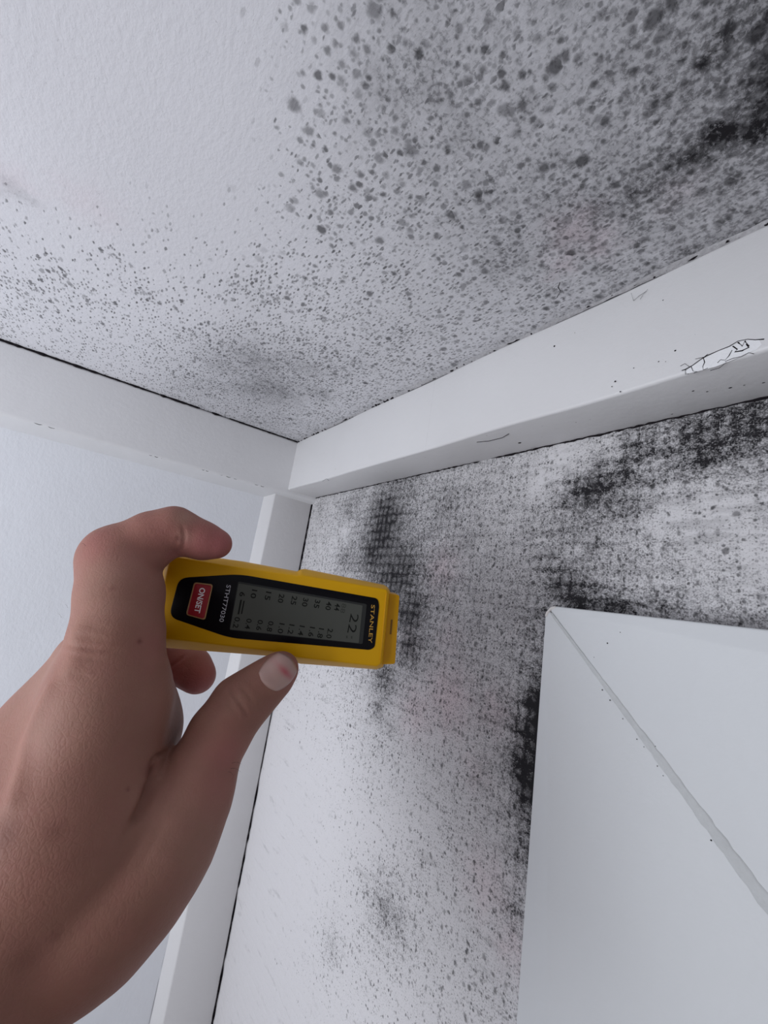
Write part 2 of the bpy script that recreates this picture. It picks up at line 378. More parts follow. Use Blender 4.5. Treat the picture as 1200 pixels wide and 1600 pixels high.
def blobs(L, U, V, ph=0.0):
    s = np.zeros_like(U)
    # lobed rather than round edges
    Uw = U + 0.003 * np.sin(V * 420 + ph) + 0.0015 * np.sin(V * 1130 + U * 700)
    Vw = V + 0.003 * np.sin(U * 390 + ph) + 0.0015 * np.sin(U * 990 - V * 810)
    for (a, b, r, k) in L:
        s = np.maximum(s, k * np.exp(-((Uw - a) ** 2 + (Vw - b) ** 2) / (r * r)))
    return s

def set_attr(me, name, arr):
    a = me.attributes.new(name, 'FLOAT', 'POINT')
    a.data.foreach_set('value', np.clip(arr, 0, 1.2).astype(np.float32).ravel())

def grid_axis(fine0, fine1, step, far0, far1):
    return np.concatenate([[far0] if far0 < fine0 else [], np.arange(fine0, fine1 + step / 2, step), [far1] if far1 > fine1 else []])

def sheet(name, us, vs_, fn, mat, flip):
    U, V = np.meshgrid(us, vs_)
    P = fn(U, V).reshape(-1, 3)
    nu, nv = len(us), len(vs_)
    idx = np.arange(nu * nv).reshape(nv, nu)
    q = np.stack([idx[:-1, :-1], idx[:-1, 1:], idx[1:, 1:], idx[1:, :-1]], -1).reshape(-1, 4)
    if flip: q = q[:, ::-1]
    me = bpy.data.meshes.new(name)
    me.from_pydata(P.tolist(), [], q.tolist()); me.update()
    me.materials.append(mat)
    for p in me.polygons: p.use_smooth = True
    o = bpy.data.objects.new(name, me); COL.objects.link(o)
    return o, U, V

def ceil_z(x, y): return ZO + 0.0712 - 0.00565 * x - 0.0126 * y
LSK = -0.047                                   # the left wall is a little out of square
def left_y(x, off): return off + LSK * x

# ---------------------------------------------------------------- ceiling
us = grid_axis(-0.02, 0.46, 0.0025, -0.05, 2.6); vs_ = grid_axis(-0.06, 0.62, 0.0025, -0.16, 2.6)
def fc(U, V):
    k = 0.0006 * np.sin(U * 31 + 1) * np.sin(V * 27) * ((U < 0.5) & (V < 0.7))
    return np.stack([U, V, ceil_z(U, V) + k], -1)
ceiling, U, V = sheet('ceiling', us, vs_, fc, M_ceil, True)
structure(ceiling)
SV = lambda T: survey(T, 0, 0, U, V, np.full_like(U, ZO + 0.069))
haze = 0.85 * SV(CH) ** 1.1 + (0.36 + 0.5 * (V < 0.3)) * blobs(C_HAZE, U, V)
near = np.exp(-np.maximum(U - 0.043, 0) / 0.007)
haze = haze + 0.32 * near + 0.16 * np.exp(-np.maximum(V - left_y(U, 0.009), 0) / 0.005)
set_attr(ceiling.data, 'haze', haze)
set_attr(ceiling.data, 'fine', 1.15 * SV(CF) ** 1.25 + 0.8 * blobs(C_FINE, U, V, 1.0))
set_attr(ceiling.data, 'dash', 1.35 * blobs(C_FINE, U, V, 1.0) + 0.42 * SV(CF) * (V < 0.34) * np.clip((0.34 - V) / 0.1, 0, 1))
set_attr(ceiling.data, 'blot', SV(CB) + 0.3 * blobs(C_HAZE, U, V))
set_attr(ceiling.data, 'pink', blobs(C_PINK, U, V, 2.0))

# ---------------------------------------------------------------- right wall
us = grid_axis(-0.03, 0.62, 0.0025, -0.05, 2.6); vs_ = grid_axis(-0.70, 0.075, 0.0025, -ZO, 0.09)
def fw(U, V):
    k = (0.0008 * np.sin(U * 23 + 2) * np.sin(V * 19)) * ((U < 0.63) & (V > -0.71))
    return np.stack([-np.abs(k), U, V + ZO], -1)
wall_right, U, V = sheet('wall_right', us, vs_, fw, M_wall, False)
structure(wall_right)
SV = lambda T: survey(T, 400, 600, np.zeros_like(U), U, V + ZO)
set_attr(wall_right.data, 'haze', 0.24 * np.exp(-((U - 0.385) / 0.022) ** 2 - ((V + 0.20) / 0.10) ** 2) + 0.46 * SV(WH) + 0.20 * blobs(W_HAZE, U, V, 0.5) + 0.26 * blobs([(a_, b_, c_ * 1.7, d_) for a_, b_, c_, d_ in W_HAZE], U, V, 2.2))
set_attr(wall_right.data, 'fine', 1.1 * SV(WF) ** 1.1 + 0.4 * blobs(W_FINE, U, V, 1.5) + 0.35 * blobs(W_HAZE, U, V, 0.5))
set_attr(wall_right.data, 'pink', blobs(W_PINK, U, V, 2.5))
set_attr(wall_right.data, 'clean', 0.75 * blobs(W_CLEAN, U, V, 3.5))

# ---------------------------------------------------------------- left wall, floor
us = np.concatenate([np.arange(-0.05, 0.8, 0.02), [1.4, 2.6]]); vs_ = np.concatenate([[-ZO, -1.2], np.arange(-0.9, 0.1, 0.02)])
WLY = -0.011
def fl(U, V):
    k = 0.0008 * np.sin(U * 17) * np.sin(V * 21) * ((U < 0.8) & (V > -0.9))
    return np.stack([U, left_y(U, WLY) + k, V + ZO], -1)
wall_left, U, V = sheet('wall_left', us, vs_, fl, M_left, True)
structure(wall_left)
fl_o = mesh_obj('floor', [(-0.05, -0.2, 0), (2.6, -0.2, 0), (2.6, 2.6, 0), (-0.05, 2.6, 0)], [(0, 1, 2, 3)], M_floor)
structure(fl_o)

# ---------------------------------------------------------------- battens
def empty(name, loc=(0, 0, 0)):
    o = bpy.data.objects.new(name, None); o.location = loc; o.empty_display_size = 0.02
    COL.objects.link(o)
    return o

def ragged_seam(name, a, b, parent, r0, segs, mat, seed, wander=0.0004, step=0.0035):
    """grime and the painted shade of a gap in a joint: a thin uneven bead along a-b, only over the given stretches"""
    rng = random.Random(seed)
    a, b = Vector(a), Vector(b); L = (b - a).length
    V_, F_ = [], []
    for (s0, s1, k) in segs:
        n = max(3, int((s1 - s0) * L / step))
        base = len(V_)
        d = (b - a).normalized(); u = d.orthogonal().normalized(); w = d.cross(u)
        for i in range(n + 1):
            t = s0 + (s1 - s0) * i / n
            r = r0 * k * (0.45 + 1.1 * rng.random() ** 1.5)
            if i in (0, n): r *= 0.15
            c = a.lerp(b, t) + u * rng.uniform(-1, 1) * wander + w * rng.uniform(-1, 1) * wander
            for q in range(5):
                th = 2 * math.pi * q / 5
                V_.append(c + (u * math.cos(th) + w * math.sin(th)) * r)
        for i in range(n):
            for q in range(5):
                F_.append((base + i * 5 + q, base + i * 5 + (q + 1) % 5, base + (i + 1) * 5 + (q + 1) % 5, base + (i + 1) * 5 + q))
    o = mesh_obj(name, V_, F_, mat, parent)
    return o

GAP = 0.0012
# batten across the top of the left wall
LB, LZ = 0.0092, -0.0057
t1 = structure(empty('trim_1', (0.3, 0, ZO + 0.03)))
def P(o, *p): return (p[0] - o.location.x, p[1] - o.location.y, p[2] - o.location.z)
def lb_ring(x):
    y0, y1 = left_y(x, WLY - 0.004), left_y(x, LB)
    zc = ceil_z(x, y1)
    return [P(t1, x, y0, zc), P(t1, x, y1, zc - (0.0018 if x > 0.1 else 0.0006)), P(t1, x, y1, ZO + LZ), P(t1, x, y0, ZO + LZ - 0.010)]
o = prism('board', lb_ring(-0.01), lb_ring(2.55), M_batten_l, t1); bevel(o, 0.0035, 4)
def lseam(x, dz=0.0): return P(t1, x, left_y(x, LB) - 0.0006, ceil_z(x, 0) - 0.0006 + dz)
ragged_seam('grime_shade_seam', lseam(0.043), lseam(0.52), t1, 0.0016,
            [(0.0, 0.20, 0.6), (0.22, 0.245, 1.4), (0.275, 0.37, 1.2), (0.37, 0.50, 0.8), (0.50, 1.0, 1.15)], M_grime_shade, 3)
# faint paint cracks along its lower edge
for (s0, s1) in ((0.072, 0.090), (0.112, 0.132), (0.145, 0.156), (0.200, 0.214), (0.30, 0.325)):
    pts = []
    for i in range(9):
        x = s0 + (s1 - s0) * i / 8
        pts.append(P(t1, x, left_y(x, LB) - 0.0009, ZO + LZ + 0.001 + 0.0006 * math.sin(i * 1.7 + s0 * 90)))
    tube('paint_crack', pts, [0.00012 + 0.0002 * math.sin(math.pi * i / 8) for i in range(9)], M_grime_shade, t1, 5)

# batten along the top of the right wall
RD = 0.0432
t2 = structure(empty('trim_2', (0.02, 0.3, ZO + 0.03)))
def rb_ring(y):
    k = RD + 0.0006 * math.sin(y * 40)
    zc = ceil_z(RD, y)
    return [P(t2, -0.002, y, zc), P(t2, k, y, zc - 0.0006), P(t2, k, y, ZO + 0.0002 * math.sin(y * 55)), P(t2, -0.002, y, ZO)]
ys = [-0.02] + [0.02 * i for i in range(0, 32)] + [2.55]
V_, F_ = [], []
for y in ys: V_ += rb_ring(y)
for i in range(len(ys) - 1):
    for k in range(4):
        F_.append((i * 4 + k, i * 4 + (k + 1) % 4, i * 4 + 4 + (k + 1) % 4, i * 4 + 4 + k))
F_ += [(3, 2, 1, 0), tuple(range(len(V_) - 4, len(V_)))]
o = mesh_obj('board', V_, F_, M_batten, t2); fix_normals(o); bevel(o, 0.0020, 3)
ragged_seam('grime_shade_seam', P(t2, RD + 0.0002, 0.010, ceil_z(RD, 0.01) - 0.0003), P(t2, RD + 0.0004, 0.62, ceil_z(RD, 0.62) - 0.0004), t2, 0.0008,
            [(0.0, 0.14, 1.5), (0.16, 0.28, 0.9), (0.29, 0.36, 1.8), (0.38, 0.62, 0.75), (0.63, 1.0, 0.6)], M_grime_shade, 5, 0.0005, 0.002)
ragged_seam('grime_shade_seam', P(t2, 0.0006, 0.0, ZO - 0.0003), P(t2, 0.0006, 0.62, ZO - 0.0003), t2, 0.0007,
            [(0.0, 0.3, 0.7), (0.3, 0.5, 0.9), (0.52, 1.0, 0.9)], M_grime_shade, 6, 0.0004, 0.003)
# caulk smeared unevenly where the batten meets the ceiling
rng = random.Random(11)
V_, F_ = [], []
n = 150
for i in range(n + 1):
    y = 0.012 + 0.60 * i / n
    w = 0.0022 + 0.0013 * rng.random() + 0.0008 * math.sin(i * 0.4)
    zc = ceil_z(RD + w, y)
    V_ += [P(t2, RD - 0.0005, y, zc - 0.0009 - 0.0006 * rng.random()), P(t2, RD + w * 0.5, y, zc - 0.0008 * rng.random() - 0.0003), P(t2, RD + w, y, zc + 0.0008)]
for i in range(n):
    for k in range(2): F_.append((i * 3 + k, i * 3 + k + 1, i * 3 + 3 + k + 1, i * 3 + 3 + k))
M_caulk = plain('mould_specked_caulk', lin(200, 198, 201), 0.6, 0.3, (600, 0.8, 0.0008), 0.65, 500)
mesh_obj('caulk_bead', V_, F_, M_caulk, t2, True)

# flaked paint near the right end of the batten's front face
def face(px, py, lift=0.0003): 
    q = on_plane(px, py, 0, RD + lift); return P(t2, *q)
patch = [(1071, 580), (1083, 571), (1100, 560), (1122, 549), (1142, 541), (1160, 533), (1176, 531), (1186, 531), (1190, 538), (1182, 546), (1166, 553), (1146, 562), (1118, 573), (1095, 579), (1074, 584)]
o = prism('paint_flake', [face(*q, 0.0001) for q in patch], [face(*q, 0.0006) for q in patch], M_chip, t2)
cr = [([(1063, 572), (1070, 568), (1078, 574)], .7), ([(1065, 579), (1071, 577), (1082, 571), (1094, 562), (1104, 556), (1122, 548), (1140, 541), (1153, 533), (1168, 530), (1180, 531), (1194, 530)], 1.2),
      ([(1071, 577), (1071, 585), (1076, 584)], .9), ([(1080, 573), (1083, 580), (1090, 581), (1084, 583)], .7), ([(1099, 559), (1101, 566), (1098, 573), (1099, 578), (1106, 575)], 1.0),
      ([(1144, 547), (1139, 556), (1133, 563), (1126, 562), (1121, 567)], .9), ([(1133, 565), (1145, 560), (1158, 557), (1170, 551), (1178, 553)], .9), ([(1110, 579), (1124, 575), (1135, 566)], .7),
      ([(1145, 541), (1152, 546), (1148, 550), (1160, 548), (1170, 543), (1166, 538)], 1.6), ([(1153, 535), (1160, 541), (1164, 533), (1170, 541)], 1.8), ([(1106, 553), (1100, 558), (1086, 561)], .6),
      ([(875, 441), (872, 449), (876, 455), (870, 465)], 1.0), ([(986, 458), (990, 470), (999, 462), (1010, 455)], .5), ([(1000, 468), (1005, 460), (1012, 452)], .4), ([(745, 691), (765, 689), (785, 684), (795, 678)], 1.1),
      ([(504, 752), (510, 748), (514, 751)], .7)]
for pts, k in cr:
    if pts[0][1] > 650 and pts[0][0] > 700: q = [P(t2, *(on_plane(x, y, 2, ZO - 0.0002))) for x, y in pts]
    elif pts[0][1] < 450 or pts[0][1] == 441: q = [P(t2, *(on_plane(x, y, 2, ceil_z(0.06, .4) - 0.0004))) for x, y in pts]
    else: q = [face(x, y, 0.0006) for x, y in pts]
    tube('paint_crack', q, [0.00022 * k * (0.5 + 0.6 * random.random()) for _ in q], M_grime_shade, t2, 5)
# single dark specks of mould on the face and the underside
for (x, y, r) in [(866, 541, .55), (1106, 490, .6), (1087, 522, .5), (1055, 548, .5), (961, 596, .5), (969, 612, .4), (956, 604, .3), (1029, 565, .3), (1036, 469, .3), (821, 537, .3), (843, 516, .25), (990, 575, .25), (1123, 470, .25),
                  (1095, 445, .3), (752, 632, .25), (764, 626, .2), (745, 594, .2), (524, 733, .3), (506, 708, .2), (898, 520, .2), (1135, 485, .2), (1040, 565, .2)]:
    c = Vector(face(x, y, 0.0))
    bm = bmesh.new(); bmesh.ops.create_icosphere(bm, subdivisions=1, radius=0.0011 * r)
    for v in bm.verts:
        v.co.x *= 0.35; v.co += Vector((rng.uniform(-1, 1), rng.uniform(-1, 1), rng.uniform(-1, 1))) * 0.0002 * r; v.co += c
    me = bpy.data.meshes.new('mould_speck'); bm.to_mesh(me); bm.free(); me.materials.append(M_grime_shade)
    s_ = bpy.data.objects.new('mould_speck', me); COL.objects.link(s_); s_.parent = t2
for (x, y, r) in [(812, 692, .9), (1141, 606, .5), (1050, 647, .4), (1083, 611, .4), (1105, 612, .35), (1163, 602, .3), (1193, 598, .4), (953, 647, .3), (900, 660, .25), (1000, 640, .25), (780, 700, .2)]:
    c = Vector(P(t2, *on_plane(x, y, 2, ZO)))
    bm = bmesh.new(); bmesh.ops.create_icosphere(bm, subdivisions=1, radius=0.0011 * r)
    for v in bm.verts:
        v.co.z *= 0.3; v.co.y *= 1.5; v.co += c
    me = bpy.data.meshes.new('mould_speck'); bm.to_mesh(me); bm.free(); me.materials.append(M_grime_shade)
    s_ = bpy.data.objects.new('mould_speck', me); COL.objects.link(s_); s_.parent = t2

# upright batten in the corner, on the left wall
t3 = structure(empty('trim_3', (0.03, 0, 1.2)))
VW = 0.0640
def vb_ring(z):
    yb = left_y(VW, WLY) - 0.002
    return [P(t3, 0.0012, yb - 0.002, z), P(t3, 0.0012, 0.0, z), P(t3, VW - 0.007, 0.0, z), P(t3, VW + 0.003, yb + 0.0015, z), P(t3, VW + 0.003, yb - 0.004, z)]
o = prism('board', vb_ring(0.0), vb_ring(ZO - 0.0006), M_batten, t3); bevel(o, 0.0012, 2)
ragged_seam('grime_shade_seam', P(t3, 0.0007, 0.0002, ZO - 0.001), P(t3, 0.0007, 0.0002, ZO - 0.72), t3, 0.0009,
            [(0.0, 0.36, 0.75), (0.36, 0.50, 0.35), (0.515, 0.612, 0.7), (0.618, 0.678, 0.75), (0.683, 0.78, 0.8), (0.785, 1.0, 0.95)], M_dark, 9, 0.00008, 0.006)  # shade inside the corner crack, painted as a near-black bead
ragged_seam('grime_shade_seam', P(t3, 0.002, 0.0004, ZO - 0.0004), P(t3, VW - 0.008, 0.0004, ZO - 0.0004), t3, 0.0004, [(0, 1, 0.8)], M_grime_shade, 12)
ragged_seam('grime_shade_seam', P(t3, VW + 0.0032, left_y(VW, WLY) + 0.0002, ZO - 0.42), P(t3, VW + 0.0032, left_y(VW, WLY) + 0.0002, ZO - 0.75), t3, 0.0004, [(0, 1, 0.6)],
            plain('grey_hairline', lin(120, 118, 122), 0.8, 0.1), 13, 0.0001, 0.01)  # thin shadow line at the wall joint, painted as a grey bead

# ---------------------------------------------------------------- mitred casing on the right wall
t4 = structure(empty('trim_4', (0.01, 0.5, ZO - 0.3)))
KY, KZ, KX, CW, CH_ = 0.3943, ZO - 0.1156, 0.0195, 0.17, 0.0055
def cas(name, pts, x0, x1, mat):
    a = [P(t4, x0, y, z) for y, z in pts]; b = [P(t4, (x1[i] if hasattr(x1, '__len__') else x1), y, z) for i, (y, z) in enumerate(pts)]
    return prism(name, a, b, mat, t4)
g = 0.0003
jamb = [(KY, KZ - CH_), (KY + CH_ * 0.55 - g * .7, KZ - CH_ * 0.55 - g * .7), (KY + CW - g, KZ - CW - g), (KY + CW - g, 0.0), (KY, 0.0)]
head = [(KY + CH_ * 0.55 + g * .7, KZ - CH_ * 0.55 + g * .7), (KY + CH_, KZ), (2.4, KZ), (2.4, KZ - CW + g), (KY + CW + g, KZ - CW + g)]
o = cas('jamb_board', jamb, 0.0, KX, M_case); bevel(o, 0.0010, 3)
o = cas('head_board', head, 0.0, KX + 0.0002, M_case); bevel(o, 0.0010, 3)
# filler in the mitre: an uneven strip slightly proud on one side
V_, F_ = [], []
n = 90
for i in range(n + 1):
    t_ = i / n
    s = CH_ * 0.8 + t_ * (CW - CH_ * 0.8)
    hw = (0.0006 + 0.0022 * min(1, t_ * 1.6)) * (0.85 + 0.3 * rng.random())
    c = Vector((KX, KY + s, KZ - s)); d = Vector((0, 1, 1)).normalized()
    for k, (q, lift) in enumerate(((-1.0, 0.00018), (-0.8, 0.00050), (-0.2, 0.00034), (0.5, 0.00042), (0.8, 0.00062), (1.05, 0.00018))):
        p = c + d * hw * q + Vector((lift + 0.0001 * rng.random(), 0, 0)); V_.append(P(t4, *p))
for i in range(n):
    for k in range(5): F_.append((i * 6 + k, i * 6 + k + 1, i * 6 + 6 + k + 1, i * 6 + 6 + k))
mesh_obj('mitre_filler', V_, F_, M_filler, t4, True)
# chipped corner, patched
cc = [(KY - 0.0002, KZ - CH_ - 0.0012), (KY + 0.0004, KZ - CH_ * 0.75), (KY + CH_ * 0.6, KZ - 0.0006), (KY + CH_ + 0.001, KZ + 0.0003), (KY + CH_ + 0.0016, KZ - 0.0012), (KY + CH_ * 0.55, KZ - CH_ * 0.55), (KY + 0.0014, KZ - CH_ - 0.0016)]
o = cas('corner_filler', cc, 0.001, KX + 0.0003, plain('corner_patch', lin(216, 212, 210), 0.6, 0.3, (300, .4, .0006), .1, 200)); bevel(o, 0.0006, 2)
for (x, y, r) in [(949, 1005, .6), (969, 988, .35), (941, 1078, .5), (953, 1094, .5), (973, 1123, .35), (995, 1155, .4), (1006, 1167, .3), (1027, 1197, .35), (1036, 1212, .3), (1111, 1313, .5), (1024, 1166, .3), (928, 1027, .3)]:
    q = on_plane(x, y, 0, KX + 0.0003)
    bm = bmesh.new(); bmesh.ops.create_icosphere(bm, subdivisions=1, radius=0.0007 * r)
    for v in bm.verts:
        v.co.x *= 0.4; v.co += Vector(P(t4, *q))
    me = bpy.data.meshes.new('mould_speck'); bm.to_mesh(me); bm.free(); me.materials.append(M_grime_shade)
    s_ = bpy.data.objects.new('mould_speck', me); COL.objects.link(s_); s_.parent = t4

# ---------------------------------------------------------------- the moisture meter
MD = 0.190                                    # distance of its near corner from the lens
mu = np.array([0.9867, -0.1545, -0.0505]); mu /= np.linalg.norm(mu)
mv = np.array([0.109, 0.985, -0.13]); mv -= mu * (mv @ mu); mv /= np.linalg.norm(mv)
mn = np.cross(mu, mv)
cray = lambda x, y: np.array([(x - 600) / FPX, -(y - 800) / FPX, -1.0])
morg = cray(245, 996) * MD
MW = Matrix([list((CAM_R @ np.stack([mu, mv, mn], 1))[i]) + [(CAM_C + CAM_R @ morg)[i]] for i in range(3)] + [[0, 0, 0, 1]])

meter = empty('moisture_meter'); meter.matrix_world = MW
meter['label'] = 'yellow handheld moisture meter with black bezel, grey display and red button, held in the hand'
meter['category'] = 'moisture meter'

def ml(px, py, w=0.0):
    """seen point -> the meter's own coordinates, on the plane w metres in front of its face"""
    r = cray(px, py); t = ((morg + mn * w) @ mn) / (r @ mn); p = r * t - morg
    return (p @ mu, p @ mv, w)

M_yel = plain('yellow_plastic', lin(222, 166, 0), 0.48, 0.25, (900, 0.12, 0.0003), 0.06, 60)
M_yel2 = plain('yellow_cap_plastic', lin(206, 150, 0), 0.42, 0.3, (900, 0.1, 0.0003), 0.08, 60)
M_blk = plain('black_gloss_panel', lin(6, 6, 13), 0.32, 0.16)
M_lcd = plain('grey_lcd', lin(80, 82, 77), 0.30, 0.15, None, 0.10, 60)
M_lcde = plain('lcd_window_edge', lin(44, 46, 46), 0.3, 0.2)
M_seg = plain('lcd_segment', lin(26, 27, 25), 0.5, 0.1)
M_segf = plain('lcd_segment_faint', lin(60, 62, 58), 0.5, 0.1)
M_red = plain('red_rubber_button', lin(150, 18, 34), 0.5, 0.4)
M_gold = plain('button_rim', lin(168, 128, 84), 0.45, 0.4)
M_wht = plain('white_print', lin(236, 232, 236), 0.5, 0.3)
M_gryp = plain('grey_print', lin(190, 190, 198), 0.5, 0.3)
M_stan = plain('yellow_print', lin(190, 145, 62), 0.5, 0.3)

fr = [(266, 869), (370, 886), (464, 900), (471, 899), (604, 921), (607, 927), (596, 1036), (588, 1041), (466, 1027), (430, 1018), (249, 996), (242, 979)]
ou = [(256, 861), (370, 877), (462, 894), (471, 889), (604, 916), (610, 924), (599, 1042), (588, 1046), (469, 1037), (430, 1026), (250, 1012), (232, 985)]
r0 = [ml(*q) for q in fr]
r1 = [ml(*q, -0.007) for q in ou]
r2 = [(a, b, -0.0200) for a, b, _ in r1]
n = len(r0)
cen = np.mean(r1, axis=0)
r3 = [(cen[0] + (a - cen[0]) * 0.98, cen[1] + (b - cen[1]) * 0.94, -0.0225) for a, b, _ in r1]
V_ = r0 + r1 + r2 + r3
F_ = [tuple(range(n)), tuple(range(4 * n - 1, 3 * n - 1, -1))]
for k in range(3): F_ += [(k * n + i, (k + 1) * n + i, (k + 1) * n + (i + 1) % n, k * n + (i + 1) % n) for i in range(n)]
o = mesh_obj('housing', V_, F_, M_yel, meter); fix_normals(o); bevel(o, 0.0007, 3)
o['label'] = 'yellow plastic housing with sloping sides'

def flat(name, pts, w0, w1, mat, bev=0.0, parent=None):
    a = [(p[0], p[1], w0) for p in pts]; b = [(p[0], p[1], w1) for p in pts]
    o = prism(name, a, b, mat, parent or meter)
    if bev: bevel(o, bev, 2)
    return o

def rounded(pts, rads, seg=5):
    """polygon with its corners rounded"""
    out = []; n = len(pts)
    if not hasattr(rads, '__len__'): rads = [rads] * n
    for i in range(n):
        p = np.array(pts[i][:2]); a = np.array(pts[i - 1][:2]); b = np.array(pts[(i + 1) % n][:2])
        da = (a - p) / np.linalg.norm(a - p); db = (b - p) / np.linalg.norm(b - p)
        r = min(rads[i], 0.45 * np.linalg.norm(a - p), 0.45 * np.linalg.norm(b - p))
        s, e = p + da * r, p + db * r
        for k in range(seg + 1):
            t = k / seg
            out.append(tuple((1 - t) ** 2 * s + 2 * t * (1 - t) * p + t * t * e))
    return out

# the step of the clear end cap, with the pin cover plate at the tip
cap = [ml(607, 927, -0.004), ml(624, 930, -0.004), ml(617, 1037, -0.004), ml(597, 1040, -0.004)]
cap = [(cap[0][0] - 0.004, cap[0][1]), cap[1][:2], cap[2][:2], (cap[3][0] - 0.004, cap[3][1])]
o = flat('pin_cap', rounded(cap, [0.0001, 0.001, 0.001, 0.0001], 3), -0.0035, -0.0185, M_yel2, 0.0005)
o['label'] = 'darker yellow cap over the pins at the tip'
g1 = [ml(611, 968, -0.0034), ml(613.5, 968, -0.0034), ml(611.5, 991, -0.0034), ml(609, 991, -0.0034)]
flat('cap_slot', g1, -0.0036, -0.0033, plain('cap_slot_shadow', lin(120, 84, 4), 0.6), parent=o)
sl = [ml(603, 926), ml(605, 926), ml(595, 1036), ml(593, 1036)]
flat('seam_ridge', sl, -0.0002, 0.00025, M_yel2, 0.0001)

bz = [ml(*q) for q in [(280, 903), (374, 897), (590, 935), (592.5, 946), (585.5, 1011), (578, 1015.5), (359, 996.5), (264, 964)]]
bez = rounded(bz, [0.0040, 0.0060, 0.0022, 0.0022, 0.0022, 0.0022, 0.0050, 0.0042], 6)
panel = flat('display_panel', bez, -0.0005, 0.00035, M_blk, 0.0002)
panel['label'] = 'black panel that narrows towards the button'

lcd = [ml(*q) for q in [(372.5, 908.5), (573, 944), (566.5, 1006), (359, 984)]]
flat('display_rim', rounded(lcd, 0.0006, 3), 0.0002, 0.00045, M_lcde, parent=panel)
lcd2 = [ml(*q) for q in [(373.5, 911.5), (566.5, 946), (560.5, 1004.5), (360, 983)]]
screen = flat('display_screen', rounded(lcd2, 0.0004, 3), 0.0003, 0.00055, M_lcd, parent=panel)
screen['label'] = 'grey liquid crystal display'

b0 = [ml(*q) for q in [(304, 909.5), (333.5, 913), (321, 969), (291, 960.5)]]
rim = flat('button_rim', rounded(b0, 0.0013, 4), 0.0002, 0.0006, M_gold, 0.0001)
b1 = [ml(*q) for q in [(306, 911.5), (331.5, 915), (319.5, 966.5), (293.5, 959)]]
btn = flat('power_button', rounded(b1, 0.0010, 4), 0.0002, 0.00115, M_red, 0.0003)
btn['label'] = 'red power button'

def text(s, p0, p1, size, w, mat, parent, name='printed_text', bold=0.0, squeeze=1.0):
    """lettering that reads from p0 to p1 on the face"""
    a = np.array(ml(*p0)[:2]); b = np.array(ml(*p1)[:2])
    c = bpy.data.curves.new(name, 'FONT'); c.body = s; c.align_x = 'CENTER'; c.align_y = 'CENTER'
    c.size = 1.0; c.extrude = 0.00003; c.offset = bold; c.resolution_u = 3
    tmp = bpy.data.objects.new(name, c); COL.objects.link(tmp)
    bpy.context.view_layer.update()
    me = bpy.data.meshes.new_from_object(tmp.evaluated_get(bpy.context.evaluated_depsgraph_get()))
    bpy.data.objects.remove(tmp)
    xs = [v.co.x for v in me.vertices]; ysv = [v.co.y for v in me.vertices]
    wx = max(xs) - min(xs); hy = max(ysv) - min(ysv); mx, my = (max(xs) + min(xs)) / 2, (max(ysv) + min(ysv)) / 2
    L = np.linalg.norm(b - a); d = (b - a) / L; up = np.array([-d[1], d[0]])
    mid = (a + b) / 2
    for v in me.vertices:
        s_ = (v.co.x - mx) / wx * L; h_ = (v.co.y - my) / hy * size
        q = mid + d * s_ + up * h_
        v.co = (q[0], q[1], w + (0.00004 if v.co.z > 0 else 0.0))
    me.materials.clear(); me.materials.append(mat)
    o = bpy.data.objects.new(name, me); COL.objects.link(o); o.parent = parent
    return o
PXM = MD * 1.03 / FPX                          # metres per pixel on the face
text('ON/SET', (318.2, 918.5), (309.2, 957), 9.0 * PXM, 0.00118, M_wht, btn, bold=0.022)
text('STHT77030', (358.0, 914), (346.2, 971.5), 6.6 * PXM, 0.00038, M_gryp, panel)
text('STANLEY', (583.0, 945), (578.2, 1004.5), 5.9 * PXM, 0.00038, M_stan, panel, bold=0.004)
W0 = 0.00056
top = [('6', 379, 928.5, 7), ('10', 397, 928, 13.5), ('15', 419, 931, 13), ('20', 439.5, 935, 13.5), ('25', 459.5, 938, 13.5), ('30', 477, 941, 13), ('35', 495.5, 943.5, 13), ('40', 513.5, 946.5, 13), ('44', 527, 948.5, 11)]
for s, x, y, L in top:
    text(s, (x + 0.11 * L, y - L / 2), (x - 0.11 * L, y + L / 2), 8.4 * PXM, W0, M_seg, screen, 'display_digits', bold=0.014)
low = [('0.2', 370, 972.5, 17), ('0.4', 388.5, 974.5, 16), ('0.6', 406, 976.5, 16), ('0.8', 422.5, 978.5, 16), ('1.0', 439.5, 981.5, 15.5), ('1.2', 455, 983, 15), ('1.4', 471, 985, 15), ('1.6', 487, 987, 15), ('1.8', 501, 989, 15), ('2.0', 515, 989.5, 15)]
for s, x, y, L in low:
    text(s, (x + 0.11 * L, y - L / 2), (x - 0.11 * L, y + L / 2), 8.2 * PXM, W0, M_seg, screen, 'display_digits', bold=0.012)
text('22', (554.5, 959), (549.0, 989), 13 * PXM, W0, M_seg, screen, 'display_digits', bold=-0.004)
text('88', (538, 943), (535, 957.5), 7 * PXM, W0, M_segf, screen, 'display_digits')
for (x0, y0, x1, y1, hw) in ((377.3, 937, 373, 959.5, 1.3), (382.0, 938.5, 377.8, 959, 1.0)):
    flat('level_bar', [ml(x0 - hw, y0), ml(x0 + hw, y0), ml(x1 + hw, y1), ml(x1 - hw, y1)], W0, W0 + 0.00004, M_seg, parent=screen)
for (x, y) in ((542, 995), (549.5, 995.5)):
    flat('level_bar', [ml(x - 1, y - 2), ml(x + 1, y - 2), ml(x + 1, y + 2), ml(x - 1, y + 2)], W0, W0 + 0.00004, M_segf, parent=screen)
# faint marks moulded in the lower side

